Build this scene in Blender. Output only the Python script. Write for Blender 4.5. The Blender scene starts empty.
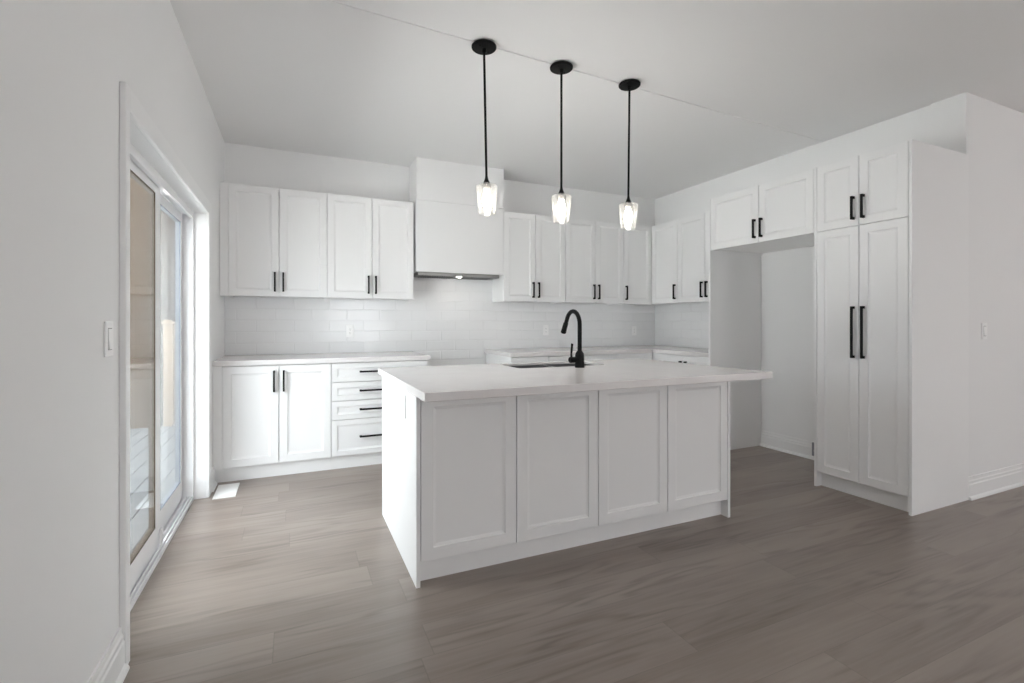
import bpy, bmesh, math, random
from mathutils import Vector, Matrix
random.seed(7)
S = bpy.context.scene
C = S.collection
PI = math.pi

# ------------------------------------------------------------------ camera
YAW = 0.4234
FPX = 483.64
cam_d = bpy.data.cameras.new('camera')
cam = bpy.data.objects.new('camera', cam_d)
C.objects.link(cam)
cam.location = (0, 0, 1.2)
cam.rotation_euler = (PI/2, 0, -YAW)
cam_d.sensor_fit = 'HORIZONTAL'
cam_d.sensor_width = 36
cam_d.lens = FPX/1024*36
cam_d.shift_y = -(341.5-322.8)/1024
cam_d.clip_start = 0.02
S.camera = cam

# ------------------------------------------------------------------ sky and exposure
SKY_BASE, SKY_GLOW, SUN = 2.85, 7.6, 51.0
W = bpy.data.worlds.new('sky')
S.world = W
W.use_nodes = True
wt = W.node_tree
bg = wt.nodes['Background']
bg.inputs[0].default_value = (0.925, 0.965, 1.0, 1)
# overcast sky, with a glow added high on the patio side to strengthen the door light
tcw = wt.nodes.new('ShaderNodeTexCoord')
dotn = wt.nodes.new('ShaderNodeVectorMath'); dotn.operation = 'DOT_PRODUCT'
dotn.inputs[1].default_value = Vector((-.46, -.36, .81)).normalized()
wt.links.new(tcw.outputs['Generated'], dotn.inputs[0])
mr = wt.nodes.new('ShaderNodeMapRange'); mr.interpolation_type = 'SMOOTHSTEP'
for i, v in ((1, .15), (2, 1.0), (3, SKY_BASE), (4, SKY_GLOW)): mr.inputs[i].default_value = v
wt.links.new(dotn.outputs['Value'], mr.inputs[0]); wt.links.new(mr.outputs[0], bg.inputs[1])
S.cycles.max_bounces = 20
S.cycles.diffuse_bounces = 12
S.cycles.transparent_max_bounces = 16
S.view_settings.view_transform = 'Standard'
S.view_settings.look = 'None'
S.view_settings.gamma = 1
S.view_settings.use_curve_mapping = False
S.view_settings.exposure = 0.43

# high sun over the roof: the house and an added wall beyond it shade the patio, the yard beyond lies in full sun
sd = bpy.data.lights.new('sun', 'SUN'); sd.energy = SUN; sd.angle = .012; sd.color = (1, .995, .99)
so = bpy.data.objects.new('sun', sd); C.objects.link(so)
so.rotation_euler = Vector((-.50, -.16, -.85)).to_track_quat('-Z', 'Y').to_euler()

def portal(name, loc, rot, sx, sy):
    l = bpy.data.lights.new(name, 'AREA')
    l.shape = 'RECTANGLE'; l.size = sx; l.size_y = sy
    l.cycles.is_portal = True
    o = bpy.data.objects.new(name, l); C.objects.link(o)
    o.location = loc; o.rotation_euler = rot
    return o
# the daylight openings: patio door on the left, windows behind the camera
portal('patio_daylight', (-0.84, 3.0, 0.98), (0, -PI/2, 0), 1.95, 1.76)
portal('front_daylight', (1.6, -4.55, 1.35), (PI/2, 0, 0), 1.4, 1.9)
portal('side_daylight', (7.05, -3.1, 1.35), (0, PI/2, 0), 1.9, 2.2)

# ------------------------------------------------------------------ material helpers
def new_mat(name):
    m = bpy.data.materials.new(name); m.use_nodes = True
    nt = m.node_tree
    return m, nt, nt.nodes['Principled BSDF']
def N(nt, t, **kw):
    n = nt.nodes.new(t)
    for k, v in kw.items(): setattr(n, k, v)
    return n
def link(nt, a, b): nt.links.new(a, b)
def mth(nt, op, a, b=None, c=None):
    n = N(nt, 'ShaderNodeMath', operation=op)
    for i, v in enumerate((a, b, c)):
        if v is None: continue
        if isinstance(v, (int, float)): n.inputs[i].default_value = v
        else: link(nt, v, n.inputs[i])
    return n.outputs[0]
def mix_col(nt, f, a, b, mode='MIX'):
    n = N(nt, 'ShaderNodeMix', data_type='RGBA', blend_type=mode)
    for i, v in ((0, f), (6, a), (7, b)):
        if isinstance(v, (int, float)): n.inputs[i].default_value = v
        elif isinstance(v, tuple): n.inputs[i].default_value = v
        else: link(nt, v, n.inputs[i])
    return n.outputs[2]

def paint(name, col, rough=0.5, spec=0.5, var=0.02, scale=3.0, bump=0.0, metallic=0.0):
    """plain coat with a barely visible procedural mottle"""
    m, nt, p = new_mat(name)
    tc = N(nt, 'ShaderNodeTexCoord'); nz = N(nt, 'ShaderNodeTexNoise')
    nz.inputs['Scale'].default_value = scale; nz.inputs['Detail'].default_value = 4
    link(nt, tc.outputs['Object'], nz.inputs['Vector'])
    a = tuple(min(1, c*(1-var)) for c in col)+(1,); b = tuple(min(1, c*(1+var)) for c in col)+(1,)
    link(nt, mix_col(nt, nz.outputs[0], a, b), p.inputs['Base Color'])
    p.inputs['Roughness'].default_value = rough
    p.inputs['Specular IOR Level'].default_value = spec
    p.inputs['Metallic'].default_value = metallic
    if bump:
        n2 = N(nt, 'ShaderNodeTexNoise'); n2.inputs['Scale'].default_value = 260
        link(nt, tc.outputs['Object'], n2.inputs['Vector'])
        bp = N(nt, 'ShaderNodeBump'); bp.inputs['Strength'].default_value = bump; bp.inputs['Distance'].default_value = 0.002
        link(nt, n2.outputs[0], bp.inputs['Height']); link(nt, bp.outputs[0], p.inputs['Normal'])
    return m

M = {}
M['wall'] = paint('wall_paint', (0.845, 0.845, 0.845), 0.65, 0.3, 0.008, 1.2, 0.05)
M['ceiling'] = paint('ceiling_paint', (0.85, 0.85, 0.85), 0.8, 0.2, 0.008, 1.0, 0.05)
M['trim'] = paint('trim_paint', (0.86, 0.86, 0.86), 0.35, 0.5, 0.01)
M['cab'] = paint('cabinet_lacquer', (0.855, 0.855, 0.855), 0.38, 0.5, 0.008, 2)
M['cabin'] = paint('cabinet_inside', (0.78, 0.78, 0.78), 0.5, 0.4, 0.01)
M['black'] = paint('matte_black_metal', (0.0045, 0.0045, 0.0045), 0.5, 0.16, 0.1, 20)
M['vinyl'] = paint('door_vinyl', (0.84, 0.84, 0.85), 0.35, 0.5, 0.01)
M['gasket'] = paint('dark_gasket', (0.03, 0.03, 0.04), 0.6, 0.3, 0.05)
M['bead'] = paint('browned_reveal_bead', (0.050, 0.035, 0.022), 0.6, 0.3, 0.05)  # browned so the outdoor-lit reveal blends with the house behind the glass
M['greybead'] = paint('dimmed_reveal_bead', (0.20, 0.22, 0.25), 0.6, 0.3, 0.05)  # grey put in to dim the lit reveal of the fixed panel
M['plate'] = paint('switch_plastic', (0.93, 0.93, 0.93), 0.3, 0.5, 0.01)
M['slot'] = paint('outlet_slots', (0.25, 0.25, 0.25), 0.5, 0.3, 0.05)
M['steel'] = paint('brushed_steel', (0.52, 0.52, 0.53), 0.28, 0.5, 0.06, 30, 0, 1.0)
M['steeldark'] = paint('sink_steel', (0.17, 0.17, 0.172), 0.4, 0.5, 0.06, 30, 0, 1.0)
M['chrome'] = paint('socket_metal', (0.62, 0.60, 0.57), 0.25, 0.5, 0.04, 30, 0, 1.0)
M['hoodsteel'] = paint('hood_steel', (0.34, 0.34, 0.335), 0.4, 0.5, 0.05, 30, 0, 1.0)
M['vent'] = paint('vent_enamel', (0.92, 0.91, 0.90), 0.4, 0.5, 0.005)
M['grey'] = paint('grey_plastic', (0.30, 0.31, 0.33), 0.5, 0.4, 0.05)

def quartz():
    m, nt, p = new_mat('white_quartz')
    tc = N(nt, 'ShaderNodeTexCoord')
    n1 = N(nt, 'ShaderNodeTexNoise'); n1.inputs['Scale'].default_value = 3; n1.inputs['Detail'].default_value = 8; n1.inputs['Distortion'].default_value = 1.2
    n2 = N(nt, 'ShaderNodeTexNoise'); n2.inputs['Scale'].default_value = 90; n2.inputs['Detail'].default_value = 3
    for n in (n1, n2): link(nt, tc.outputs['Object'], n.inputs['Vector'])
    r = N(nt, 'ShaderNodeValToRGB'); r.color_ramp.elements[0].position = .46; r.color_ramp.elements[1].position = .56
    r.color_ramp.elements[0].color = (0.775, 0.750, 0.745, 1); r.color_ramp.elements[1].color = (0.795, 0.773, 0.768, 1)
    link(nt, n1.outputs[0], r.inputs[0])
    link(nt, mix_col(nt, mth(nt, 'MULTIPLY', n2.outputs[0], .16), r.outputs[0], (0.62, 0.60, 0.59, 1)), p.inputs['Base Color'])
    p.inputs['Roughness'].default_value = 0.2
    return m
M['quartz'] = quartz()

def tile():
    m, nt, p = new_mat('glazed_tile')
    tc = N(nt, 'ShaderNodeTexCoord'); n1 = N(nt, 'ShaderNodeTexNoise'); n1.inputs['Scale'].default_value = 5
    link(nt, tc.outputs['Object'], n1.inputs['Vector'])
    link(nt, mix_col(nt, n1.outputs[0], (0.85, 0.855, 0.86, 1), (0.875, 0.88, 0.885, 1)), p.inputs['Base Color'])
    p.inputs['Roughness'].default_value = 0.09
    bp = N(nt, 'ShaderNodeBump'); bp.inputs['Strength'].default_value = .12; bp.inputs['Distance'].default_value = .01
    n2 = N(nt, 'ShaderNodeTexNoise'); n2.inputs['Scale'].default_value = 14; link(nt, tc.outputs['Object'], n2.inputs['Vector'])
    link(nt, n2.outputs[0], bp.inputs['Height']); link(nt, bp.outputs[0], p.inputs['Normal'])
    return m
M['tile'] = tile()
M['grout'] = paint('tile_grout', (0.79, 0.79, 0.795), 0.7, 0.2, 0.02, 20)

def wood_floor():
    m, nt, p = new_mat('oak_plank_floor')
    tc = N(nt, 'ShaderNodeTexCoord'); sx = N(nt, 'ShaderNodeSeparateXYZ'); link(nt, tc.outputs['Object'], sx.inputs[0])
    X, Y = sx.outputs[0], sx.outputs[1]
    PW, PL = 0.19, 1.75
    yr = mth(nt, 'DIVIDE', Y, PW); row = mth(nt, 'FLOOR', yr); fy = mth(nt, 'FRACT', yr)
    wn = N(nt, 'ShaderNodeTexWhiteNoise', noise_dimensions='1D'); link(nt, row, wn.inputs['W'])
    xr = mth(nt, 'ADD', mth(nt, 'DIVIDE', X, PL), mth(nt, 'MULTIPLY', wn.outputs['Value'], 7.3))
    col = mth(nt, 'FLOOR', xr); fx = mth(nt, 'FRACT', xr)
    cv = N(nt, 'ShaderNodeCombineXYZ'); link(nt, row, cv.inputs[0]); link(nt, col, cv.inputs[1])
    w2 = N(nt, 'ShaderNodeTexWhiteNoise', noise_dimensions='2D'); link(nt, cv.outputs[0], w2.inputs['Vector'])
    idv = w2.outputs['Value']
    # growth rings: contour lines of a stretched noise, different on each plank
    gv = N(nt, 'ShaderNodeCombineXYZ')
    link(nt, mth(nt, 'MULTIPLY', X, 0.62), gv.inputs[0]); link(nt, mth(nt, 'MULTIPLY', Y, 5.5), gv.inputs[1]); link(nt, mth(nt, 'MULTIPLY', idv, 40), gv.inputs[2])
    g1 = N(nt, 'ShaderNodeTexNoise'); g1.inputs['Scale'].default_value = 1.0; g1.inputs['Detail'].default_value = 2.5; g1.inputs['Roughness'].default_value = .45
    link(nt, gv.outputs[0], g1.inputs['Vector'])
    rings = mth(nt, 'SINE', mth(nt, 'MULTIPLY', g1.outputs[0], 70))
    rings = mth(nt, 'POWER', mth(nt, 'MULTIPLY_ADD', rings, .5, .5), 1.8)
    mv = N(nt, 'ShaderNodeCombineXYZ')
    link(nt, mth(nt, 'MULTIPLY', X, 1.3), mv.inputs[0]); link(nt, mth(nt, 'MULTIPLY', Y, 6), mv.inputs[1]); link(nt, mth(nt, 'MULTIPLY', idv, 53), mv.inputs[2])
    gm = N(nt, 'ShaderNodeTexNoise'); gm.inputs['Scale'].default_value = 1.0; gm.inputs['Detail'].default_value = 2; link(nt, mv.outputs[0], gm.inputs['Vector'])
    mk = N(nt, 'ShaderNodeMapRange'); mk.interpolation_type = 'SMOOTHSTEP'; mk.inputs[1].default_value = .42; mk.inputs[2].default_value = .64; link(nt, gm.outputs[0], mk.inputs[0])
    rings = mth(nt, 'MULTIPLY', rings, mk.outputs[0])
    fv = N(nt, 'ShaderNodeCombineXYZ')
    link(nt, mth(nt, 'MULTIPLY', X, 3.2), fv.inputs[0]); link(nt, mth(nt, 'MULTIPLY', Y, 75), fv.inputs[1]); link(nt, mth(nt, 'MULTIPLY', idv, 31), fv.inputs[2])
    g2 = N(nt, 'ShaderNodeTexNoise'); g2.inputs['Scale'].default_value = 1.0; g2.inputs['Detail'].default_value = 3; link(nt, fv.outputs[0], g2.inputs['Vector'])
    bv = N(nt, 'ShaderNodeCombineXYZ')
    link(nt, mth(nt, 'MULTIPLY', X, 1.4), bv.inputs[0]); link(nt, mth(nt, 'MULTIPLY', Y, 11), bv.inputs[1]); link(nt, mth(nt, 'MULTIPLY', idv, 17), bv.inputs[2])
    g3 = N(nt, 'ShaderNodeTexNoise'); g3.inputs['Scale'].default_value = 1.0; g3.inputs['Detail'].default_value = 4; link(nt, bv.outputs[0], g3.inputs['Vector'])
    base = N(nt, 'ShaderNodeValToRGB'); e = base.color_ramp.elements
    e[0].position = 0; e[0].color = (0.170, 0.131, 0.107, 1); e[1].position = 1; e[1].color = (0.300, 0.248, 0.214, 1)
    tone = mth(nt, 'ADD', mth(nt, 'MULTIPLY', idv, .55), mth(nt, 'MULTIPLY_ADD', g3.outputs[0], 1.1, -.33))
    link(nt, tone, base.inputs[0])
    c = mix_col(nt, mth(nt, 'MULTIPLY', rings, .5), base.outputs[0], (0.080, 0.056, 0.042, 1))
    pore = N(nt, 'ShaderNodeMapRange'); pore.inputs[1].default_value = .36; pore.inputs[2].default_value = .66; link(nt, g2.outputs[0], pore.inputs[0])
    c = mix_col(nt, mth(nt, 'MULTIPLY', pore.outputs[0], .34), c, (0.31, 0.265, 0.235, 1))
    ey = mth(nt, 'LESS_THAN', mth(nt, 'ABSOLUTE', mth(nt, 'SUBTRACT', fy, .5)), .492)
    ex = mth(nt, 'LESS_THAN', mth(nt, 'ABSOLUTE', mth(nt, 'SUBTRACT', fx, .5)), .4988)
    body = mth(nt, 'MULTIPLY', ex, ey)
    c = mix_col(nt, mth(nt, 'MULTIPLY', mth(nt, 'SUBTRACT', 1, body), .25), c, (0.06, 0.045, 0.038, 1))
    link(nt, c, p.inputs['Base Color'])
    link(nt, mth(nt, 'MULTIPLY_ADD', g2.outputs[0], .12, .29), p.inputs['Roughness'])
    p.inputs['Specular IOR Level'].default_value = 1.0
    bp = N(nt, 'ShaderNodeBump'); bp.inputs['Strength'].default_value = .25; bp.inputs['Distance'].default_value = .002
    link(nt, mth(nt, 'ADD', mth(nt, 'MULTIPLY', g2.outputs[0], .5), mth(nt, 'ADD', body, mth(nt, 'MULTIPLY', rings, -.2))), bp.inputs['Height'])
    link(nt, bp.outputs[0], p.inputs['Normal'])
    return m
M['floor'] = wood_floor()

def clear_glass(name, tint, milky=0.0, ior=1.5):
    m, nt, p = new_mat(name); nt.nodes.remove(p)
    out = nt.nodes['Material Output']
    tr = N(nt, 'ShaderNodeBsdfTransparent'); tr.inputs[0].default_value = tint
    gl = N(nt, 'ShaderNodeBsdfGlossy'); gl.inputs['Roughness'].default_value = 0.0
    # Schlick reflectance, the same on both faces of the thin sheet
    f0 = ((ior-1)/(ior+1))**2
    ge = N(nt, 'ShaderNodeNewGeometry'); dt = N(nt, 'ShaderNodeVectorMath', operation='DOT_PRODUCT')
    link(nt, ge.outputs['Normal'], dt.inputs[0]); link(nt, ge.outputs['Incoming'], dt.inputs[1])
    c5 = mth(nt, 'POWER', mth(nt, 'SUBTRACT', 1, mth(nt, 'ABSOLUTE', dt.outputs['Value'])), 5)
    mx = N(nt, 'ShaderNodeMixShader'); link(nt, mth(nt, 'MULTIPLY_ADD', c5, 1-f0, f0), mx.inputs[0]); link(nt, tr.outputs[0], mx.inputs[1]); link(nt, gl.outputs[0], mx.inputs[2])
    last = mx.outputs[0]
    if milky:
        df = N(nt, 'ShaderNodeBsdfTranslucent'); df.inputs[0].default_value = (.95, .93, .9, 1)
        lw = N(nt, 'ShaderNodeLayerWeight'); lw.inputs[0].default_value = .35
        m2 = N(nt, 'ShaderNodeMixShader'); link(nt, mth(nt, 'MULTIPLY_ADD', lw.outputs['Facing'], milky, milky*.25), m2.inputs[0])
        link(nt, last, m2.inputs[1]); link(nt, df.outputs[0], m2.inputs[2]); last = m2.outputs[0]
    link(nt, last, out.inputs[0])
    return m
M['glass'] = clear_glass('door_glass', (.93, .95, .95, 1))
M['shade'] = clear_glass('lamp_glass', (.97, .97, .96, 1), .05)

def emit(name, col, st):
    m, nt, p = new_mat(name)
    p.inputs['Base Color'].default_value = (.9, .9, .9, 1)
    p.inputs['Emission Color'].default_value = col
    p.inputs['Emission Strength'].default_value = st
    return m
M['bulb'] = emit('lit_bulb', (1, .95, .88, 1), 32)
M['hoodlamp'] = emit('hood_lamp', (1, .95, .88, 1), 45)

def masonry(name, c1, c2, mortar, w, h, ms=.012):
    m, nt, p = new_mat(name)
    tc = N(nt, 'ShaderNodeTexCoord'); mp = N(nt, 'ShaderNodeMapping'); mp.inputs['Rotation'].default_value = (PI/2, 0, 0)
    link(nt, tc.outputs['Object'], mp.inputs[0])
    b = N(nt, 'ShaderNodeTexBrick'); b.inputs['Scale'].default_value = 1
    b.inputs['Brick Width'].default_value = w; b.inputs['Row Height'].default_value = h; b.inputs['Mortar Size'].default_value = ms
    b.inputs['Color1'].default_value = c1; b.inputs['Color2'].default_value = c2; b.inputs['Mortar'].default_value = mortar
    link(nt, mp.outputs[0], b.inputs['Vector']); link(nt, b.outputs[0], p.inputs['Base Color'])
    p.inputs['Roughness'].default_value = .85
    return m
M['brownbrick'] = masonry('brown_brick', (.042, .021, .006, 1), (.050, .026, .008, 1), (.050, .030, .012, 1), .24, .08)
M['stone'] = masonry('pale_stone', (.66, .63, .58, 1), (.46, .43, .39, 1), (.72, .70, .67, 1), .45, .16, .02)
M['fence'] = paint('tan_cedar', (.22, .165, .115), .7, .3, .15, 8)
M['paver'] = paint('pale_paving', (.60, .595, .58), .85, .2, .12, 3)
M['roof'] = paint('grey_shingle', (.16, .15, .15), .9, .2, .2, 12)

# ------------------------------------------------------------------ mesh helpers
def box(bm, x0, x1, y0, y1, z0, z1, bev=0.0):
    g = bmesh.ops.create_cube(bm, size=1, matrix=Matrix.Translation(((x0+x1)/2, (y0+y1)/2, (z0+z1)/2)) @ Matrix.Diagonal((abs(x1-x0), abs(y1-y0), abs(z1-z0), 1)))
    if bev:
        es = list({e for v in g['verts'] for e in v.link_edges})
        bmesh.ops.bevel(bm, geom=es, offset=bev, segments=2, profile=.5, affect='EDGES')
def prism(bm, pts, axis, a0, a1):
    """closed 2D profile extruded along an axis; profile axes are the other two in xyz order"""
    def mk(p, a):
        if axis == 'X': return (a, p[0], p[1])
        if axis == 'Y': return (p[0], a, p[1])
        return (p[0], p[1], a)
    v0 = [bm.verts.new(mk(p, a0)) for p in pts]; v1 = [bm.verts.new(mk(p, a1)) for p in pts]
    n = len(pts)
    for i in range(n): bm.faces.new((v0[i], v0[(i+1) % n], v1[(i+1) % n], v1[i]))
    bm.faces.new(v0[::-1]); bm.faces.new(v1)
def lathe(bm, prof, cx=0, cy=0, seg=32, closed=False):
    """prof = [(r, z)...]; ends at r=0 become poles"""
    rings = []
    for r, z in prof:
        if r < 1e-6: rings.append([bm.verts.new((cx, cy, z))])
        else: rings.append([bm.verts.new((cx+r*math.cos(2*PI*k/seg), cy+r*math.sin(2*PI*k/seg), z)) for k in range(seg)])
    pairs = list(zip(rings[:-1], rings[1:]))
    if closed: pairs.append((rings[-1], rings[0]))
    for a, b in pairs:
        for k in range(seg):
            k2 = (k+1) % seg
            if len(a) == 1 and len(b) == 1: continue
            if len(a) == 1: bm.faces.new((a[0], b[k2], b[k]))
            elif len(b) == 1: bm.faces.new((a[k], a[k2], b[0]))
            else: bm.faces.new((a[k], a[k2], b[k2], b[k]))
def tube(bm, pts, rad, seg=20):
    """round bar along points, radius per point, capped"""
    pts = [Vector(p) for p in pts]
    rad = rad if isinstance(rad, (list, tuple)) else [rad]*len(pts)
    rings = []; nrm = None
    for i, p in enumerate(pts):
        t = (pts[min(i+1, len(pts)-1)] - pts[max(i-1, 0)]).normalized()
        if nrm is None:
            nrm = t.orthogonal().normalized()
        else:
            nrm = (nrm - t*nrm.dot(t)).normalized()
        b = t.cross(nrm)
        rings.append([bm.verts.new(p + rad[i]*(math.cos(2*PI*k/seg)*nrm + math.sin(2*PI*k/seg)*b)) for k in range(seg)])
    for a, b in zip(rings[:-1], rings[1:]):
        for k in range(seg): bm.faces.new((a[k], a[(k+1) % seg], b[(k+1) % seg], b[k]))
    bm.faces.new(rings[0][::-1]); bm.faces.new(rings[-1])
def obj(name, bm, mat, parent=None, smooth=False, loc=None):
    bmesh.ops.recalc_face_normals(bm, faces=bm.faces)
    me = bpy.data.meshes.new(name); bm.to_mesh(me); bm.free()
    me.materials.append(M[mat] if isinstance(mat, str) else mat)
    o = bpy.data.objects.new(name, me); C.objects.link(o)
    if parent: o.parent = parent
    if loc: o.location = loc
    if smooth:
        for f in me.polygons: f.use_smooth = True
        try: me.set_sharp_from_angle(angle=math.radians(40))
        except Exception: pass
    return o
def bx(name, mat, parent, *dims, bev=0.0):
    bm = bmesh.new(); box(bm, *dims, bev); return obj(name, bm, mat, parent)
def boxes(name, mat, parent, lst, bev=0.0):
    bm = bmesh.new()
    for d in lst: box(bm, *d, bev)
    return obj(name, bm, mat, parent)
def tag(o, label, cat, group=None, kind=None):
    o['label'] = label; o['category'] = cat
    if group: o['group'] = group
    if kind: o['kind'] = kind
    return o
def thing(name, label, cat, loc=(0, 0, 0), rz=0.0, group=None):
    o = bpy.data.objects.new(name, None); C.objects.link(o)
    o.location = loc; o.rotation_euler = (0, 0, rz); o.empty_display_size = .1
    return tag(o, label, cat, group)
def struct(o, label, cat):
    o['kind'] = 'structure'; o['label'] = label; o['category'] = cat
    return o
def copy_tree(o, parent=None):
    c = o.copy(); C.objects.link(c)
    if parent: c.parent = parent
    for ch in list(o.children): copy_tree(ch, c)
    return c

# ------------------------------------------------------------------ the room
XL, XR, YB, ZC = -0.55, 4.17, 4.85, 2.765
YF, XE, YW = -4.5, 7.0, 1.73           # wall behind the camera, far right wall, wall beside the pantry
D0, D1, DZ = 2.122, 3.88, 1.95         # patio door opening

struct(bx('floor', 'floor', None, -0.62, XE, YF, YB, -0.06, 0), 'grey brown oak plank floor running across the kitchen', 'floor')
bm = bmesh.new()                        # the kitchen end of the ceiling hangs a few millimetres lower along a plaster seam
def seam(x): return 2.475+(x+.55)*.049
prof_a = [(-.8, YF-.2), (XE+.2, YF-.2), (XE+.2, seam(4.2)), (4.2, seam(4.2)), (-.8, seam(-.8))]
prism(bm, prof_a, 'Z', ZC+.006, ZC+.2)
prism(bm, [(-.8, seam(-.8)), (4.2, seam(4.2)), (4.4, seam(4.2)), (4.4, YB+.2), (-.8, YB+.2)], 'Z', ZC, ZC+.2)
struct(obj('ceiling', bm, 'ceiling'), 'flat white ceiling with a faint plaster seam along the pendants', 'ceiling')
struct(boxes('wall_left', 'wall', None, [(-.72, XL, YF, D0, -.1, ZC+.006), (-.72, XL, D1, YB+.2, -.1, ZC), (-.72, XL, YB+.2, 9.3, -.1, 4.6), (-.72, XL, D0, D1, DZ, ZC)]),  # tall stretch past the back wall is added to shade the deck
       'white left wall around the sliding patio door', 'wall')
struct(bx('wall_back', 'wall', None, XL, XR+.2, YB, YB+.2, -.1, ZC), 'white back wall behind the tile and upper cabinets', 'wall')
struct(bx('wall_right', 'wall', None, XR, XR+.2, YW+.2, YB, -.1, ZC), 'white right wall behind the fridge nook and pantry', 'wall')
struct(bx('wall_return', 'wall', None, XR, XE, YW, YW+.2, -.1, ZC+.01), 'white wall to the right of the pantry with a light switch', 'wall')
struct(boxes('wall_front', 'wall', None, [(-.8, .9, YF-.2, YF, -.1, ZC+.01), (2.3, XE+.2, YF-.2, YF, -.1, ZC+.01), (.9, 2.3, YF-.2, YF, -.1, .4), (.9, 2.3, YF-.2, YF, 2.3, ZC+.01)]),
       'white wall behind the camera with a wide window opening', 'wall')
struct(boxes('wall_side', 'wall', None, [(XE, XE+.2, YF, -4.2, -.1, ZC+.01), (XE, XE+.2, -2.0, YW+.2, -.1, ZC+.01), (XE, XE+.2, -4.2, -2.0, -.1, .4), (XE, XE+.2, -4.2, -2.0, 2.3, ZC+.01)]),
       'white far side wall of the living area with a window opening', 'wall')

def base_prof(s):                       # (offset from wall, height), stepped top and shoe moulding
    p = [(0, 0), (.030, 0), (.030, .006), (.026, .016), (.016, .022), (.016, .098), (.0125, .106), (.0125, .120), (.008, .128), (.007, .150), (0, .150)]
    return [(s*a, b) for a, b in p]
bm = bmesh.new(); prism(bm, [(XL+a, b) for a, b in base_prof(1)], 'Y', YF, 2.076)
struct(obj('baseboard_left', bm, 'trim'), 'white stepped baseboard on the left wall before the patio door', 'baseboard')
bm = bmesh.new(); prism(bm, [(YW+a, b) for a, b in base_prof(-1)], 'X', XR-.004, XE)
struct(obj('baseboard_return', bm, 'trim'), 'white stepped baseboard under the switch right of the pantry', 'baseboard')
bm = bmesh.new(); prism(bm, [(XR+a, b) for a, b in base_prof(-1)], 'Y', 2.338, 3.310)
struct(obj('baseboard_right', bm, 'trim'), 'white stepped baseboard at the back of the fridge nook', 'baseboard')
bm = bmesh.new(); prism(bm, [(XL+a, b) for a, b in base_prof(1)], 'Y', 4.0, 4.188)
struct(obj('baseboard_corner', bm, 'trim'), 'short white baseboard between patio door and base cabinets', 'baseboard')

# door casing
struct(bx('trim_1', 'trim', None, XL, XL+.020, 2.077, D0+.001, 0, DZ+.085, bev=.003), 'near upright of the white patio door casing', 'trim')
struct(bx('trim_2', 'trim', None, XL, XL+.020, D0+.001, D1-.001, DZ, DZ+.085, bev=.003), 'white head casing over the patio door', 'trim')
bm = bmesh.new(); box(bm, XL, XL+.020, D1-.001, 3.985, 0, DZ+.085, .004)
struct(obj('trim_3', bm, 'trim'), 'far upright of the white patio door casing', 'trim')

# ------------------------------------------------------------------ sliding patio door
bm = bmesh.new()
FX0, FX1 = -.72, -.62
box(bm, FX0, FX1, D0-.0, D0+.03, 0, DZ)                          # near jamb
box(bm, FX0, FX1, D1-.022, D1, 0, DZ)                            # far jamb
box(bm, FX0, FX1, D0+.03, D1-.022, DZ-.02, DZ)                   # head
box(bm, -.640, FX1, D0+.03, D1-.022, 1.905, DZ-.02)              # inner head lip
box(bm, FX0, FX1, D0+.03, D1-.022, -.05, .002); box(bm, -.626, FX1, D0+.03, D1-.022, .002, .026)
for x in (-.636, -.659, -.694): box(bm, x-.0035, x+.0035, D0+.03, D1-.022, .002, .034)   # track ribs
door = struct(obj('door_1', bm, 'vinyl'), 'white sliding glass patio door in the left wall', 'door')
def slider(name, xf, y0, y1, stile0, stile1):
    """panel 4 cm deep whose room face is at xf"""
    x0, x1 = xf-.028, xf; z0, z1 = .037, DZ-.024; gz0, gz1 = .15, 1.865
    bm = bmesh.new()
    box(bm, x0, x1, y0, y0+stile0, z0, z1, .003); box(bm, x0, x1, y1-stile1, y1, z0, z1, .003)
    box(bm, x0, x1, y0+stile0-.002, y1-stile1+.002, z0, gz0, .003); box(bm, x0, x1, y0+stile0-.002, y1-stile1+.002, gz1, z1, .003)
    p = obj(name, bm, 'vinyl', door)
    bx('glass_pane', 'glass', p, xf-.0075, xf-.0035, y0+stile0-.004, y1-stile1+.004, gz0-.004, gz1+.004)
    a, b = y0+stile0, y1-stile1
    g = .004
    bm = bmesh.new()
    for d in ((a, a+g, gz0, gz1), (b-g, b, gz0, gz1), (a, b, gz0, gz0+g), (a, b, gz1-g, gz1)):
        box(bm, xf-.0279, xf-.0008, d[0], d[1], d[2], d[3])
    obj('glazing_gasket', bm, 'bead' if name == 'sliding_panel' else 'greybead', p)  # covers the whole reveal, its colour darkening the outdoor light there
    return p
near = slider('sliding_panel', -.645, D0+.033, 3.095, .10, .095)
far = slider('fixed_panel', -.680, 3.178, D1-.032, .09, .05)
bx('weather_strip', 'gasket', door, -.7195, -.684, D1-.032, D1-.023, .04, DZ-.03)
bm = bmesh.new(); box(bm, -.642, -.630, 3.06, 3.10, .04, .12, .003); obj('corner_guide', bm, 'vinyl', near)
bm = bmesh.new(); box(bm, -.644, -.620, D0+.05, D0+.075, .93, 1.15, .008); obj('pull_handle', bm, 'vinyl', near)

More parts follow.
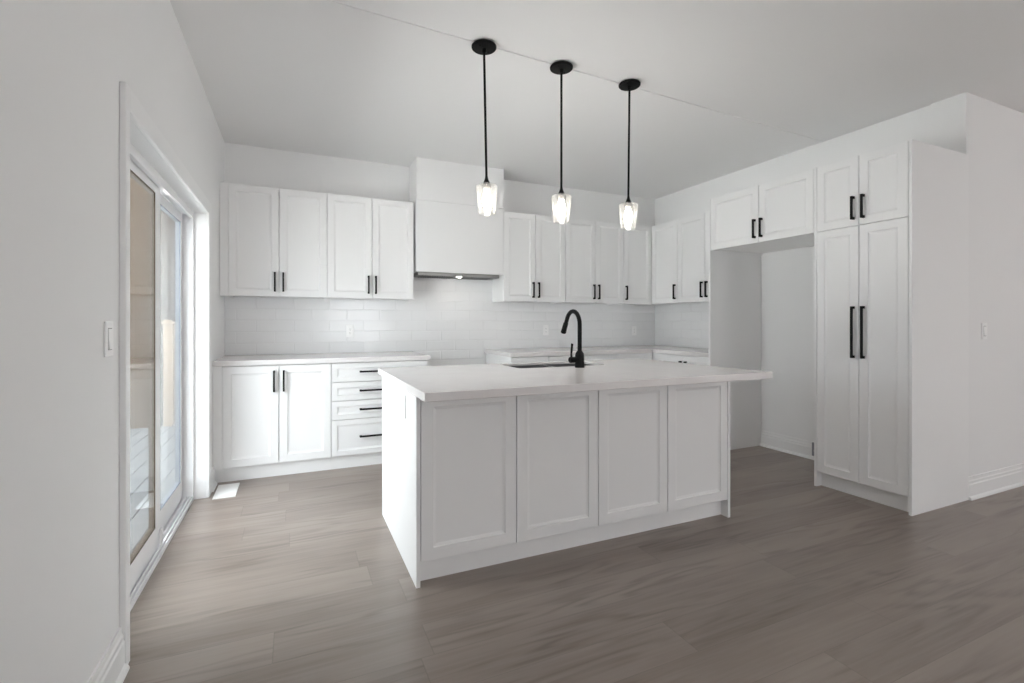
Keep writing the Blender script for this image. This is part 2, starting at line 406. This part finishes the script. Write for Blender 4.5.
# ------------------------------------------------------------------ handles and doors
def pull(parent, x, z, length, yf, vertical=True, mat='black'):
    """square bar pull with end posts; front plane at y = yf (facing -y)"""
    t, so = .0135, .034
    bm = bmesh.new(); h = length/2
    if vertical:
        box(bm, x-t/2, x+t/2, yf-so, yf-so+t, z-h, z+h, .0015)
        for s in (-1, 1): box(bm, x-t*.5, x+t*.5, yf-so+.001, yf, z+s*(h-.008)-.0085, z+s*(h-.008)+.0085, .001)
    else:
        box(bm, x-h, x+h, yf-so, yf-so+t, z-t/2, z+t/2, .0015)
        for s in (-1, 1): box(bm, x+s*(h-.008)-.0085, x+s*(h-.008)+.0085, yf-so+.001, yf, z-t*.5, z+t*.5, .001)
    return obj('handle', bm, mat, parent)
def shaker(name, parent, x0, x1, z0, z1, yf, rail=.060, th=.02, mat='cab', gap=.0024):
    """shaker front facing -y with a stepped recess; front plane at y = yf"""
    x0 += gap; x1 -= gap; z0 += gap; z1 -= gap
    bm = bmesh.new()
    loops = [(0.0, th), (0.0, .0012), (.0012, 0.0), (rail-.003, 0.0), (rail-.0005, .0055), (rail+.012, .009)]
    rings = []
    for i, d in loops:
        rings.append([bm.verts.new((xx, yf+d, zz)) for xx, zz in ((x0+i, z0+i), (x1-i, z0+i), (x1-i, z1-i), (x0+i, z1-i))])
    for a, b in zip(rings[:-1], rings[1:]):
        for k in range(4): bm.faces.new((a[k], a[(k+1) % 4], b[(k+1) % 4], b[k]))
    bm.faces.new(rings[-1]); bm.faces.new(rings[0][::-1])
    return obj(name, bm, mat, parent)

GU = 'upper cabinets'
YU = 4.535; ZB, ZT = 1.419, 2.339; UD = YB-YU-.003       # upper cabinet front plane, bottom, top, depth
def upper(label, origin, rz, edges, handles, depth=UD, z0=ZB, z1=ZT, name='upper_cabinet', group=GU, side0=True, side1=True, fill0=0.0, rail=.060, hlen=.162, hz=None):
    """wall cabinet; local x runs along the front, local y = 0 is the door plane"""
    t = thing(name, label, 'cabinet', (origin[0], origin[1], z0), rz, group)
    a, b = edges[0], edges[-1]; H = z1-z0
    bm = bmesh.new(); th = .018; yb = depth; y0 = .021
    box(bm, a, a+th, y0, yb, 0, H); box(bm, b-th, b, y0, yb, 0, H)
    box(bm, a+th, b-th, y0, yb, H-th, H); box(bm, a+th, b-th, y0, yb, .014, .014+th); box(bm, a+th, b-th, yb-.006, yb, .014+th, H-th)
    obj('carcass', bm, 'cab', t)
    if fill0: bx('filler_strip', 'cab', t, a-fill0, a, .004, .04, 0, H)
    for (d0, d1), hs in zip(zip(edges[:-1], edges[1:]), handles):
        d = shaker('door', t, d0, d1, 0, H, 0, rail)
        if hs is not None:
            x = d1-.032 if hs == 'R' else d0+.032
            z = (hz if hz is not None else 1.544)-z0
            pull(d, x, z, hlen, 0)
    return t
upper('white two door upper cabinet next to the patio door corner', (0, YU), 0, [-.489, -.115, .264], 'RL', fill0=.058)
upper('white two door upper cabinet against the left side of the range hood', (0, YU), 0, [.264, .647, 1.029], 'RL')
upper('white two door upper cabinet against the right side of the range hood', (0, YU), 0, [1.951, 2.316, 2.681], 'RL')
upper('white two door upper cabinet on the back wall above the faucet', (0, YU), 0, [2.681, 3.071, 3.449], 'RL')
upper('narrow single door upper cabinet in the back corner of the kitchen', (0, YU), 0, [3.449, 3.851], 'L', fill0=0)
XU = 3.853
upper('single door upper cabinet on the right wall at the corner', (XU, 4.533), -PI/2, [0, .420], 'R', depth=XR-XU-.003)
upper('two door upper cabinet on the right wall beside the fridge panel', (XU, 4.113), -PI/2, [0, .391, .776], 'RL', depth=XR-XU-.003)

# ------------------------------------------------------------------ range hood
t = thing('range_hood_cover', 'white boxed range hood cover rising from hood to ceiling', 'range hood', (1.05, YU-.004, 1.687))
w = .90
bm = bmesh.new(); box(bm, .001, w, 0, .02, 0, .675, .001); obj('front_panel', bm, 'cab', t)
boxes('side_panel', 'cab', t, [(.001, .02, .0205, .31, 0, .675)])
boxes('side_panel', 'cab', t, [(w-.02, w, .0205, .31, 0, .675)])
bx('chase', 'cab', t, .004, w, .002, .312, .678, ZC-1.687-.001)
t = thing('range_hood', 'slim stainless range hood insert with a lit lamp', 'range hood', (1.05, YU, 1.687))
bm = bmesh.new(); box(bm, .03, w-.03, .045, .300, -.030, .045, .003); obj('housing', bm, 'hoodsteel', t)
bm = bmesh.new()
for k in range(14): box(bm, .08+k*.024, .08+k*.024+.014, .08, .27, -.034, -.0298)
obj('filter', bm, 'steeldark', t)
bm = bmesh.new()
for k in range(14): box(bm, .48+k*.024, .48+k*.024+.014, .08, .27, -.034, -.0298)
obj('filter', bm, 'steeldark', t)
bm = bmesh.new(); lathe(bm, [(0, -.0355), (.022, -.0355), (.024, -.030), (0, -.030)], .45, .075, 20); obj('lamp', bm, 'hoodlamp', t)

# ------------------------------------------------------------------ backsplash tile
def tiles(name, label, origin, rz, length, spans, flip=False):
    """bevelled 10 x 30 cm running bond; spans = [(x0, x1, z0, z1)]"""
    t = bpy.data.objects.new(name, None)
    bm = bmesh.new(); TW, TH, g, th, bv = .3065, .1025, .0010, .0075, .0055
    for x0, x1, z0, z1 in spans:
        r0 = int(math.floor((z0-.9147)/TH))
        r = r0
        while .9147+r*TH < z1-.003:
            off = (r % 2)*TW/2
            k = int(math.floor((x0-off)/TW))
            while off+k*TW < x1-.003:
                a, b = max(off+k*TW, x0)+g, min(off+(k+1)*TW, x1)-g
                c, d = max(.9147+r*TH, z0)+g, min(.9147+(r+1)*TH, z1)-g
                k += 1
                if b-a < .004 or d-c < .004: continue
                v = min(bv, (b-a)/3, (d-c)/3)
                tx, tz = random.uniform(-.0004, .0004), random.uniform(-.0004, .0004)
                o_ = [bm.verts.new(p) for p in ((a, -.0055, c), (b, -.0055, c), (b, -.0055, d), (a, -.0055, d))]
                i_ = [bm.verts.new(p) for p in ((a+v, -th+tx, c+v), (b-v, -th+tz, c+v), (b-v, -th-tx, d-v), (a+v, -th-tz, d-v))]
                for q in range(4): bm.faces.new((o_[q], o_[(q+1) % 4], i_[(q+1) % 4], i_[q]))
                bm.faces.new(i_)
            r += 1
    o = obj(name, bm, 'tile'); o.location = origin; o.rotation_euler = (0, 0, rz)
    bm = bmesh.new()
    for x0, x1, z0, z1 in spans: box(bm, x0, x1, -.0056, -.0002, z0, z1)
    obj('grout', bm, 'grout', o)
    return struct(o, label, 'tile')
tiles('trim_4', 'glossy white subway tile backsplash along the back wall', (0, YB, 0), 0, 4.7,
      [(XL+.001, XR-.009, .9155, 1.4272), (1.030, 1.950, 1.4272, 1.70), (1.087, 1.855, .82, .9147)])
tiles('trim_5', 'glossy white subway tile backsplash on the right wall', (XR, YB-.009, 0), -PI/2, 1.5, [(0, 1.50, .9155, 1.4272)])

# ------------------------------------------------------------------ base cabinets
YD = 4.172; CZ0, CZ1 = .877, .9147
def base_carcass(t, a, b, depth, toe=.042, z0=.110, z1=.874, lend=True, rend=True):
    bm = bmesh.new(); th = .018
    box(bm, a, a+th, .021, depth, z0, z1); box(bm, b-th, b, .021, depth, z0, z1)
    box(bm, a+th, b-th, .021, depth, z0, z0+th); box(bm, a+th, b-th, depth-.008, depth, z0+th, z1); box(bm, a+th, b-th, .021, .09, z1-th, z1)
    obj('carcass', bm, 'cab', t)
    bx('toe_kick', 'cab', t, a, b, toe, toe+.016, 0, z0-.001)
GB = 'base cabinets'
t = thing('base_cabinet', 'white two door base cabinet left of the drawers by the patio door', 'cabinet', (0, YD, 0), 0, GB)
base_carcass(t, -.489, .274, .66)
bx('filler_strip', 'cab', t, XL+.001, -.489, .004, .04, .110, .874)
bx('toe_kick', 'cab', t, XL+.001, -.4895, .042, .058, 0, .109)
for a, b, h in ((-.489, -.107, 'R'), (-.107, .274, 'L')):
    d = shaker('door', t, a, b, .110, .872, 0)
    pull(d, b-.034 if h == 'R' else a+.034, .749, .162, 0)
t = thing('drawer_cabinet', 'white base cabinet with a stack of four drawers', 'cabinet', (0, YD, 0), 0, GB)
base_carcass(t, .275, 1.065, .66)
for z0, z1, zp in ((.714, .872, .797), (.561, .714, .641), (.407, .561, .486), (.110, .407, .262)):
    d = shaker('drawer', t, .275, 1.065, z0, z1, 0, .045)
    pull(d, .670, zp, .350, 0, False)
t = thing('base_cabinet', 'white base cabinet right of the empty range gap', 'cabinet', (0, YD, 0), 0, GB)
base_carcass(t, 1.872, 2.68, .66)
for a, b, h in ((1.872, 2.276, 'R'), (2.276, 2.68, 'L')):
    d = shaker('door', t, a, b, .110, .872, 0)
    pull(d, b-.034 if h == 'R' else a+.034, .735, .162, 0)
t = thing('base_cabinet', 'white base cabinet in the back corner behind the faucet', 'cabinet', (0, YD, 0), 0, GB)
base_carcass(t, 2.681, 3.56, .66)
d = shaker('door', t, 2.681, 3.10, .110, .872, 0); pull(d, 3.066, .735, .162, 0)
bx('filler_strip', 'cab', t, 3.10, 3.552, 0.002, .02, .110, .872)
XB = 3.555
t = thing('base_cabinet', 'white base cabinet on the right wall beside the fridge panel', 'cabinet', (XB, 4.165, 0), -PI/2, GB)
base_carcass(t, .09, .832, XR-XB-.012)
for a, b, h in ((.09, .461, 'R'), (.461, .832, 'L')):
    d = shaker('door', t, a, b, .110, .872, 0)
    pull(d, b-.034 if h == 'R' else a+.034, .735, .162, 0)
bx('filler_strip', 'cab', t, -.60, .0895, .021, .04, .110, .872)

tag(bx('countertop', 'quartz', None, XL+.001, 1.086, 4.148, YB-.010, CZ0, CZ1, bev=.002),
    'white quartz countertop over the drawers left of the range gap', 'countertop', 'countertops')
bm = bmesh.new()
prism(bm, [(1.856, 4.148), (3.531, 4.148), (3.531, 3.334), (XR-.010, 3.334), (XR-.010, YB-.010), (1.856, YB-.010)], 'Z', CZ0, CZ1)
tag(obj('countertop', bm, 'quartz'), 'L-shaped white quartz countertop in the back right corner', 'countertop', 'countertops')

# ------------------------------------------------------------------ fridge nook and pantry
XP = 3.4955; PD = XR-XP-.003
def gable(label, y0, y1):
    return tag(bx('gable_panel', 'cab', None, XP, XR-.002, y0, y1, 0, ZT, bev=.001), label, 'panel', 'tall panels')
gable('tall white end panel on the far side of the fridge nook', 3.312, 3.331)
t = upper('white two door cabinet bridging the top of the empty fridge nook', (XP, 3.3115), -PI/2, [0, .508, .975], 'RL', depth=PD, z0=1.862,
          name='fridge_cabinet', group='tall cabinets on the right wall', hlen=.155, hz=1.981)
t = thing('pantry_cabinet', 'tall white pantry cabinet with long black pulls', 'cabinet', (XP, 2.336, 0), -PI/2, 'tall cabinets on the right wall')
wd = 2.336-1.716
bx('side_panel', 'cab', t, 0, .019, 0, PD, 0, ZT, bev=.001)
bx('side_panel', 'cab', t, wd-.019, wd, 0, PD, 0, ZT, bev=.001)
boxes('carcass', 'cabin', t, [(.0195, wd-.0195, .03, PD, .11, .128), (.0195, wd-.0195, .03, PD, 1.855, 1.873), (.0195, wd-.0195, .022, PD, ZT-.018, ZT), (.0195, wd-.0195, PD-.008, PD, .13, 1.85),
                              (.0195, wd-.0195, PD-.008, PD, 1.875, ZT-.02)])
bx('toe_kick', 'cab', t, .0195, wd-.0195, .055, .071, 0, .109)
mid = wd/2
for z0, z1, hl, hz in ((.110, 1.863, .352, 1.136), (1.863, ZT, .158, 1.985)):
    for a, b, h in ((.0195, mid, 'R'), (mid, wd-.0195, 'L')):
        d = shaker('door', t, a, b, z0, z1, .0, .058)
        pull(d, b-.032 if h == 'R' else a+.032, hz, hl, 0)
# grey water box low in the nook
t = thing('water_box', 'small grey valve box low in the fridge nook beside pantry', 'outlet', (XR-.0005, 2.742, .04))
bm = bmesh.new(); box(bm, -.046, -.031, -.035, .035, 0, .115, .003); box(bm, -.031, 0, -.03, .03, .008, .108); obj('cover', bm, 'grey', t)
bm = bmesh.new(); tube(bm, [(-.058, 0, .05), (-.045, 0, .05)], .012, 14); obj('valve', bm, 'steel', t)

# ------------------------------------------------------------------ island
IX0, IX1, IY0, IY1 = .503, 2.455, 2.168, 3.094
t = thing('kitchen_island', 'large white kitchen island with four shaker panels facing the room', 'island', (0, 0, 0))
bx('end_panel', 'cab', t, IX0, IX0+.019, IY0, IY1, 0, .8765, bev=.001)
bx('end_panel', 'cab', t, IX1-.019, IX1, IY0, IY1, 0, .8765, bev=.001)
xs = [IX0+.020, 1.002, 1.484, 1.960, IX1-.020]
g = bpy.data.objects.new
for a, b in zip(xs[:-1], xs[1:]):
    shaker('front_panel', t, a, b, .110, .874, IY0+.001, .060)
c = [(IX0+.02, IX1-.02, IY0+.022, IY0+.040, .112, .876), (IX0+.02, IX1-.02, IY0+.041, IY1-.022, .112, .130)]
for x in (1.0, 1.22, 1.985): c.append((x-.009, x+.009, IY0+.041, IY1-.022, .131, .876))
boxes('carcass', 'cabin', t, c)
bx('toe_kick', 'cab', t, IX0+.0195, IX1-.0195, IY0+.056, IY0+.072, 0, .1115)
bx('toe_kick', 'cab', t, IX0+.0195, IX1-.0195, IY1-.075, IY1-.059, 0, .1115)
for a, b, hs in ((IX0+.02, 1.0, 'R'), (1.0, 1.61, 'R'), (1.61, 1.985, 'L'), (1.985, IX1-.02, 'L')):
    sub = bpy.data.objects.new('door', None)
    # doors on the working side face +y
    bm = bmesh.new()
    x0, x1, z0, z1 = a+.002, b-.002, .112, .872
    rings = []
    for i, dd in ((0, .02), (0, .001), (.001, 0), (.053, 0), (.054, .002), (.071, .009)):
        rings.append([bm.verts.new((xx, IY1-dd, zz)) for xx, zz in ((x0+i, z0+i), (x1-i, z0+i), (x1-i, z1-i), (x0+i, z1-i))])
    for p_, q_ in zip(rings[:-1], rings[1:]):
        for k in range(4): bm.faces.new((p_[k], p_[(k+1) % 4], q_[(k+1) % 4], q_[k]))
    bm.faces.new(rings[-1]); bm.faces.new(rings[0][::-1])
    bpy.data.objects.remove(sub)
    d = obj('door', bm, 'cab', t)
    x = b-.034 if hs == 'R' else a+.034
    bm = bmesh.new(); box(bm, x-.0055, x+.0055, IY1+.023, IY1+.034, .66, .82, .0015)
    for zz in (.668, .812): box(bm, x-.007, x+.007, IY1, IY1+.033, zz-.008, zz+.008, .001)
    obj('handle', bm, 'black', d)

# countertop slab with the sink cut-out
SX0, SX1, SY0, SY1 = 1.285, 1.935, 2.735, 3.060
bm = bmesh.new()
X0, X1, Y0, Y1 = .484, 2.528, 1.934, 3.132
def ring_slab(bm, outer, inner, z0, z1, r=.03):
    n = 6
    def rr(x0, x1, y0, y1):
        pts = []
        for cx, cy, a0 in ((x1-r, y1-r, 0), (x0+r, y1-r, 90), (x0+r, y0+r, 180), (x1-r, y0+r, 270)):
            for k in range(n+1):
                a = math.radians(a0+90*k/n); pts.append((cx+r*math.cos(a), cy+r*math.sin(a)))
        return pts
    I = rr(*inner)
    cor = [(outer[1], outer[3]), (outer[0], outer[3]), (outer[0], outer[2]), (outer[1], outer[2])]
    zl = z1-.014; e_ = .03
    O_ = rr(inner[0]-e_, inner[1]+e_, inner[2]-e_, inner[3]+e_)
    it = [bm.verts.new((x, y, z1)) for x, y in I]; il = [bm.verts.new((x, y, zl)) for x, y in I]
    ul = [bm.verts.new((x, y, zl)) for x, y in O_]; ib = [bm.verts.new((x, y, z0)) for x, y in O_]
    b_ = .002
    def cr(z, i): return [bm.verts.new((x+(-i if x == outer[1] else i), y+(-i if y == outer[3] else i), z)) for x, y in cor]
    ot, om, on, ob = cr(z1, b_), cr(z1-b_, 0), cr(z0+b_, 0), cr(z0, b_)
    m = n+1; L = len(I)
    for top, iv, ov in ((True, it, ot), (False, ib, ob)):
        for q in range(4):
            for k in range(n): bm.faces.new((iv[q*m+k], iv[q*m+k+1], ov[q]))
            bm.faces.new((iv[q*m+n], iv[(q*m+m) % L], ov[(q+1) % 4], ov[q]))
    for A_, B_ in ((it, il), (il, ul), (ul, ib)):
        for k in range(L): bm.faces.new((A_[k], A_[(k+1) % L], B_[(k+1) % L], B_[k]))
    for a, b in ((ot, om), (om, on), (on, ob)):
        for q in range(4): bm.faces.new((a[q], a[(q+1) % 4], b[(q+1) % 4], b[q]))
ring_slab(bm, (X0, X1, Y0, Y1), (SX0, SX1, SY0, SY1), CZ0, CZ1)
tag(obj('countertop', bm, 'quartz'), 'thick white quartz island countertop with the undermount sink', 'countertop', 'countertops')

# sink
t = thing('kitchen_sink', 'double bowl stainless undermount sink in the island', 'sink', ((SX0+SX1)/2, (SY0+SY1)/2, .66))
hx, hy = (SX1-SX0)/2+.006, (SY1-SY0)/2+.006
def bowl(bm, x0, x1, y0, y1, zt, zb, r=.035, n=5):
    def rr(o, z):
        pts = []
        for cx, cy, a0 in ((x1-r-o, y1-r-o, 0), (x0+r+o, y1-r-o, 90), (x0+r+o, y0+r+o, 180), (x1-r-o, y0+r+o, 270)):
            for k in range(n+1):
                a = math.radians(a0+90*k/n); pts.append(bm.verts.new((cx+r*math.cos(a), cy+r*math.sin(a), z)))
        return pts
    R = [rr(-.012, zt-.0), rr(0, zt), rr(.004, zb+.03), rr(.012, zb+.008), rr(.03, zb)]
    for a, b in zip(R[:-1], R[1:]):
        L = len(a)
        for k in range(L): bm.faces.new((a[k], a[(k+1) % L], b[(k+1) % L], b[k]))
    bm.faces.new(R[-1])
zt = .8990-.66
for x0, x1 in ((-hx, -.012), (.012, hx)):
    bm = bmesh.new(); bowl(bm, x0, x1, -hy, hy, zt, .0)
    o = obj('bowl', bm, 'steeldark', t, True)
    sm = o.modifiers.new('solid', 'SOLIDIFY'); sm.thickness = .0015; sm.offset = 1
    bm = bmesh.new(); lathe(bm, [(0, .002), (.02, .002), (.03, .006), (.042, .006), (.044, .001), (0, .0005)], (x0+x1)/2, 0.02, 24); obj('drain', bm, 'steel', o, True)

# faucet
FXc, FYc = 1.664, 2.640
t = thing('faucet', 'matte black gooseneck kitchen faucet standing by the island sink', 'faucet', (FXc, FYc, CZ1))
bm = bmesh.new(); lathe(bm, [(0, 0), (.031, 0), (.031, .004), (.030, .007), (.029, .075), (.026, .092), (.0165, .106), (0, .106)], 0, 0, 28); obj('body', bm, 'black', t, True)
pts = [(0, 0, .105), (0, 0, .20), (0, 0, .275)]
R_ = .082
for k in range(1, 15):
    a = PI*k/15*.93
    pts.append((0, R_-R_*math.cos(a), .275+R_*math.sin(a)*1.04))
a = PI*14/15*.93
pl = Vector(pts[-1]); dr = (pl-Vector(pts[-2])).normalized()
pts.append(tuple(pl+dr*.03))
bm = bmesh.new(); tube(bm, pts, .0138, 20); obj('spout', bm, 'black', t, True)
e0 = pl+dr*.028
bm = bmesh.new(); tube(bm, [e0, e0+dr*.004, e0+dr*.05, e0+dr*.072, e0+dr*.076], [.0150, .0165, .0175, .0190, .0170], 20); obj('spray_head', bm, 'black', t, True)
bm = bmesh.new(); tube(bm, [(-.02, 0, .050), (-.070, 0, .050), (-.075, 0, .050)], [.0195, .0195, .016], 20); obj('handle_hub', bm, 'black', t, True)
bm = bmesh.new(); tube(bm, [(-.060, 0, .060), (-.061, .002, .085), (-.052, .006, .150), (-.051, .006, .153)], [.007, .006, .0078, .006], 14); obj('lever', bm, 'black', t, True)

# ------------------------------------------------------------------ switches, outlets
def plate(name, label, loc, rz, rocker=True, wdt=.070, hgt=.115, group=None):
    t = thing(name, label, 'switch' if rocker else 'outlet', loc, rz, group)
    bm = bmesh.new(); box(bm, -wdt/2, wdt/2, -.007, 0, 0, hgt, .003); obj('cover_plate', bm, 'plate', t)
    if rocker:
        bm = bmesh.new(); c0 = hgt/2
        prism(bm, [(-.0065, c0-.033), (-.0120, c0-.033), (-.0085, c0), (-.0080, c0+.033), (-.0065, c0+.033)], 'X', -.0165, .0165); obj('rocker', bm, 'plate', t)
        bm = bmesh.new(); box(bm, -.0185, .0185, -.0073, -.0066, c0-.0355, c0+.0355); obj('painted_rocker_gap', bm, 'slot', t)  # grey sheet painting the shaded recess around the rocker
    else:
        bm = bmesh.new(); box(bm, -.017, .017, -.0092, -.0065, hgt/2-.034, hgt/2+.034, .002); s = obj('socket', bm, 'plate', t)
        bm = bmesh.new()
        for z in (hgt/2-.018, hgt/2+.018):
            for x in (-.006, .006): box(bm, x-.0012, x+.0012, -.0096, -.0088, z-.004, z+.005)
            box(bm, -.002, .002, -.0096, -.0088, z-.012, z-.008)
        obj('slots', bm, 'slot', s)
    return t
plate('light_switch', 'white rocker switch on the left wall before the patio door', (XL, 1.962, 1.09), PI/2)
plate('light_switch', 'white rocker switch on the wall right of the pantry', (4.402, YW, 1.085), 0)
plate('wall_outlet', 'white outlet on the backsplash above the drawer cabinet', (.487, YB-.0085, 1.064), 0, False, group='outlets')
plate('wall_outlet', 'white outlet on the backsplash just left of the faucet', (2.600, YB-.0085, 1.060), 0, False, group='outlets')
plate('wall_outlet', 'white outlet on the backsplash near the back corner', (3.838, YB-.0085, 1.045), 0, False, group='outlets')
plate('wall_outlet', 'white outlet on the bright end panel of the island', (IX0, 2.420, .728), -PI/2, False, group='outlets')

# ------------------------------------------------------------------ floor vent
t = thing('floor_vent', 'white rectangular floor register beside the patio door', 'vent', (-.4375, 3.978, 0))
bm = bmesh.new()
hx, hy = .068, .152
for d in ((-hx, hx, -hy, -hy+.018), (-hx, hx, hy-.018, hy), (-hx, -hx+.018, -hy+.018, hy-.018), (hx-.018, hx, -hy+.018, hy-.018)):
    box(bm, d[0], d[1], d[2], d[3], .0003, .006)
obj('frame', bm, 'vent', t)
bm = bmesh.new()
for k in range(19):
    y = -hy+.024+k*.0145
    box(bm, -hx+.018, hx-.018, y-.0064, y+.0064, .0012, .0048, .001)
box(bm, -hx+.018, hx-.018, -hy+.018, hy-.018, .0003, .0012)
obj('louvre', bm, 'vent', t)

# ------------------------------------------------------------------ pendants
GP = 'pendant lights over the island'
PENDANT_W = 9.0
def make_pendant(label, x, y, lean):
    t = thing('pendant_light', label, 'lamp', (x, y, ZC-.0005), 0, GP)
    bm = bmesh.new(); lathe(bm, [(0, 0), (.068, 0), (.0705, -.003), (.070, -.011), (.066, -.015), (.012, -.017), (.011, -.040), (0, -.040)], 0, 0, 40); obj('canopy', bm, 'black', t, True)
    for a in (0.6, 0.6+PI):
        bm = bmesh.new(); lathe(bm, [(0, -.0195), (.004, -.0195), (.005, -.0175), (.005, -.0155), (0, -.0155)], .04*math.cos(a), .04*math.sin(a), 12); obj('screw', bm, 'black', t)
    c, s = math.cos(lean), math.sin(lean)
    cam_r = Vector((math.cos(YAW), -math.sin(YAW), 0))      # the stem hangs a hair off plumb
    q = Matrix.Rotation(lean, 4, Vector((math.sin(YAW), math.cos(YAW), 0)))
    def put(o):
        o.data.transform(q)
        return o
    bm = bmesh.new(); tube(bm, [(0, 0, -.035), (0, 0, -.72), (0, 0, -.765)], .0068, 16); put(obj('stem', bm, 'black', t, True))
    bm = bmesh.new(); lathe(bm, [(0, -.738), (.0075, -.738), (.010, -.753), (.020, -.775), (.021, -.780), (0, -.780)], 0, 0, 24); put(obj('cap', bm, 'black', t, True))
    # tapered clear shade with a rounded shoulder and a thick wall
    out = [(.021, -.7805), (.045, -.783), (.058, -.788), (.0625, -.798), (.0605, -.82), (.047, -.950)]
    inn = [(.0425, -.950), (.0555, -.82), (.0570, -.801), (.052, -.794), (.040, -.790), (.021, -.788)]
    bm = bmesh.new(); lathe(bm, out+inn, 0, 0, 40, closed=True); put(obj('glass_shade', bm, 'shade', t, True))
    bm = bmesh.new(); lathe(bm, [(0, -.7885), (.0255, -.7885), (.0265, -.793), (.0265, -.812), (.024, -.816), (.0, -.816)], 0, 0, 28); put(obj('socket', bm, 'chrome', t, True))
    bm = bmesh.new(); lathe(bm, [(0, -.8165), (.013, -.8165), (.0145, -.824), (.0235, -.852), (.0250, -.875), (.021, -.903), (.013, -.927), (.005, -.937), (0, -.939)], 0, 0, 28); put(obj('bulb', bm, 'bulb', t, True))
    l = bpy.data.lights.new('bulb_glow', 'POINT'); l.energy = PENDANT_W; l.color = (1, .965, .93); l.shadow_soft_size = .03
    lo = bpy.data.objects.new('bulb_glow', l); C.objects.link(lo); lo.parent = t; lo.location = q @ Vector((0, 0, -.878))
    return t
make_pendant('black pendant with lit clear glass shade, the one before the hood', .979, 2.558, -.019)
make_pendant('black pendant with lit clear glass shade, the middle one over the island', 1.489, 2.570, 0)
make_pendant('black pendant with lit clear glass shade, nearest the pantry', 2.004, 2.573, .010)

# ------------------------------------------------------------------ outside the patio door
struct(bx('ground', 'paver', None, -14, -.725, -6, 16, -.30, -.12), 'pale paved yard outside the patio door', 'ground')
M['deck'] = paint('grey_deck', (.13, .135, .14), .8, .2, .2, 6)  # dark deck added so the ground by the door reads darker
bm = bmesh.new()
for k in range(14): box(bm, -2.75+k*.138, -2.75+k*.138+.132, 1.2, 7.15, -.118, -.07, .003)
tag(obj('added_deck', bm, 'deck'), 'low grey board deck added to darken the ground outside the patio door', 'deck')
t = thing('brown_house', 'brown brick neighbouring house seen through the patio door', 'building', (-5.0, 7.35, -.12))
bx('wall', 'brownbrick', t, -3.2, 3.46, 0, 2.2, 0, 5.6)
bm = bmesh.new(); prism(bm, [(-.3, 5.6), (2.4, 5.6), (1.1, 7.0)], 'X', -3.4, 3.5); obj('roof', bm, 'roof', t)
t = thing('pale_house', 'pale stone neighbouring house beyond the cedar fence', 'building', (.6, 12.6, -.12))
bx('wall', 'stone', t, -2.9, 3.0, 0, 4, 0, 5.2)
bm = bmesh.new(); prism(bm, [(-.4, 5.2), (4.4, 5.2), (2.0, 6.8)], 'X', -3.1, 3.2); obj('roof', bm, 'roof', t)
t = thing('cedar_fence', 'tan cedar board fence across the yard', 'fence', (-1.15, 7.3, -.12))
bm = bmesh.new()
for k in range(8): box(bm, -.34+k*.112, -.34+k*.112+.106, 0, .02, .05, 1.30, .003)
obj('boards', bm, 'fence', t)
for x in (-.30, .42):
    bm = bmesh.new(); box(bm, x-.045, x+.045, .021, .11, 0, 1.36, .004); obj('post', bm, 'fence', t)
bx('cap_rail', 'fence', t, -.36, .56, -.03, .06, 1.301, 1.335, bev=.004)
